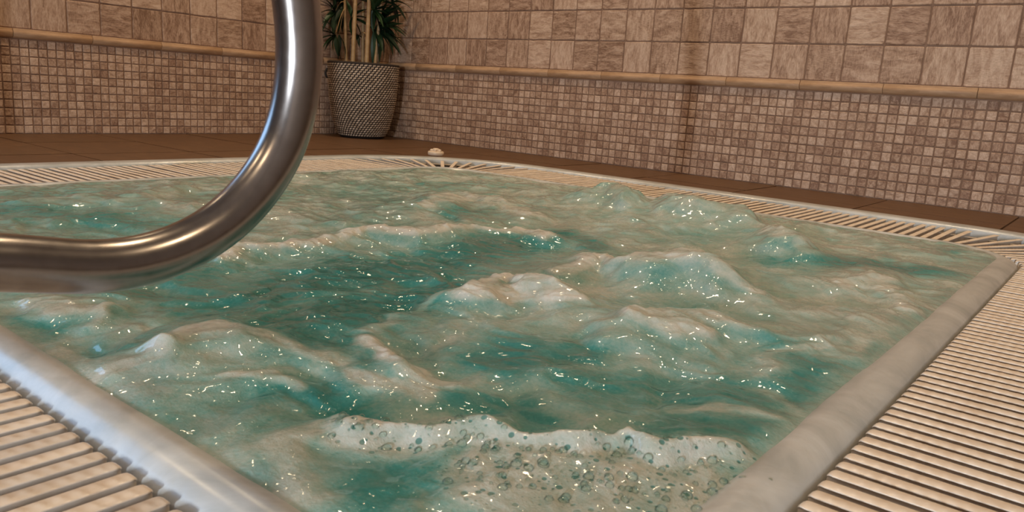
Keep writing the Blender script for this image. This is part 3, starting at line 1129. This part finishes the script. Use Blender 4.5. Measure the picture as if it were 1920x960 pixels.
R_ = math.radians
spray(4, 705, 55, -0.05, 19, R_(-15), R_(75), 0.05, 1.12)
spray(4, 712, 42, 0.02, 15, R_(20), R_(60), 0.05, 1.1)
spray(3, 700, 20, -0.1, 15, R_(10), R_(110), 0.0, 1.0)
spray(0, 629, 66, -0.05, 8, R_(195), R_(75), 0.16, 0.8)
spray(0, 636, 66, 0.0, 3, R_(275), R_(28), 0.16, 0.75)
spray(0, 628, 22, -0.02, 11, R_(190), R_(100), 0.05, 0.85)
spray(1, 660, 34, -0.06, 8, R_(0), R_(110), 0.03, 0.85)
spray(1, 645, 6, 0.0, 13, R_(150), R_(110), 0.0, 0.95)
spray(2, 690, 5, -0.05, 13, R_(40), R_(120), 0.0, 1.0)
spray(2, 672, 66, 0.05, 5, R_(240), R_(80), 0.0, 0.55)
spray(4, 735, 5, 0.0, 9, R_(0), R_(100), 0.1, 0.95)
for i in range(14):      # the crown above the picture
    spray(i % 5, 640 + random.uniform(0, 100), -25 - random.uniform(0, 190), random.uniform(-0.1, 0.1), 7, random.uniform(0, 6.28), R_(120), 0.04, 1.0)

# ------------------------------------------------------------------ small cream knob on the far corner of the flange
kp = unproj(817, 291, 2, 0.008)
kn = thing('air_knob', (kp[0], kp[1], 0.008), 'small round cream plastic knob with raised grips on the far corner rim', 'knob')
v, f = lathe([(0.036, 0.0), (0.0375, 0.002), (0.039, 0.006), (0.0385, 0.016), (0.035, 0.019), (0.0, 0.02)], 28, close_bot=True)
obj('base', mesh('base', v, f, M['knob'], True), kn)
v, f = lathe([(0.014, 0.018), (0.015, 0.03), (0.012, 0.033), (0.0, 0.034)], 20)
obj('hub', mesh('hub', v, f, M['knob'], True), kn)
v, f = tube([(0, 0, 0), (0.02, 0, 0)], [0.006, 0.0055], 8)
grip_me = None
g_v, g_f = [], []
for (sx, sz) in ((0.0, 0.9), (0.25, 1.0), (0.7, 1.0), (0.95, 0.7)):
    for k in range(8):
        a = 2 * PI * k / 8
        g_v.append((0.008 + 0.021 * sx, 0.0065 * sz * math.cos(a), 0.023 + 0.0065 * sz * math.sin(a)))
for i in range(3):
    for k in range(8):
        a, b = i * 8 + k, i * 8 + (k + 1) % 8
        g_f.append((a, b, b + 8, a + 8))
g_f += [tuple(range(7, -1, -1)), tuple(24 + k for k in range(8))]
grip_me = mesh('grip', g_v, g_f, M['knob'], True)
for k in range(5):
    obj('grip', grip_me, kn, Matrix.Rotation(2 * PI * k / 5 + 0.3, 4, 'Z'))

# ------------------------------------------------------------------ ceiling downlights (above the picture)
lens_me = mesh('lens', *lathe([(0.034, -0.012), (0.0, -0.013)], 20), M['lens'])
bez_me = mesh('bezel', *lathe([(0.034, -0.004), (0.034, -0.014), (0.048, -0.012), (0.05, 0.0)], 24), M['white'])
spots = [(0.7, -0.7, 'by the plant corner'), (1.9, -0.5, 'over the left half of the right wall deck'), (3.1, -0.5, 'over the right half of the right wall deck'), (4.4, -0.6, 'at the right end of the right wall'),
         (0.55, -1.9, 'along the left wall, nearer the corner'), (0.55, -3.2, 'along the left wall, nearer the window'), (2.6, -2.2, 'above the middle of the tub'), (4.7, -2.6, 'above the right grate'),
         (2.0, -4.7, 'behind the tub on the left'), (3.7, -4.9, 'behind the viewer')]
for x, y, lab in spots:
    d = thing('ceiling_downlight', (x, y, CEIL), 'small round recessed warm ceiling downlight ' + lab, 'ceiling light', 'warm ceiling downlights')
    obj('bezel', bez_me, d)
    obj('lens', lens_me, d)
    ld = bpy.data.lights.new('downlight_beam', 'SPOT')
    ld.energy, ld.color, ld.spot_size, ld.spot_blend, ld.shadow_soft_size = LAMP_W * 4, WARM, R_(120), 0.8, 0.06
    lo = obj('downlight_beam', ld, d)
    lo.location = (0, 0, -0.03)
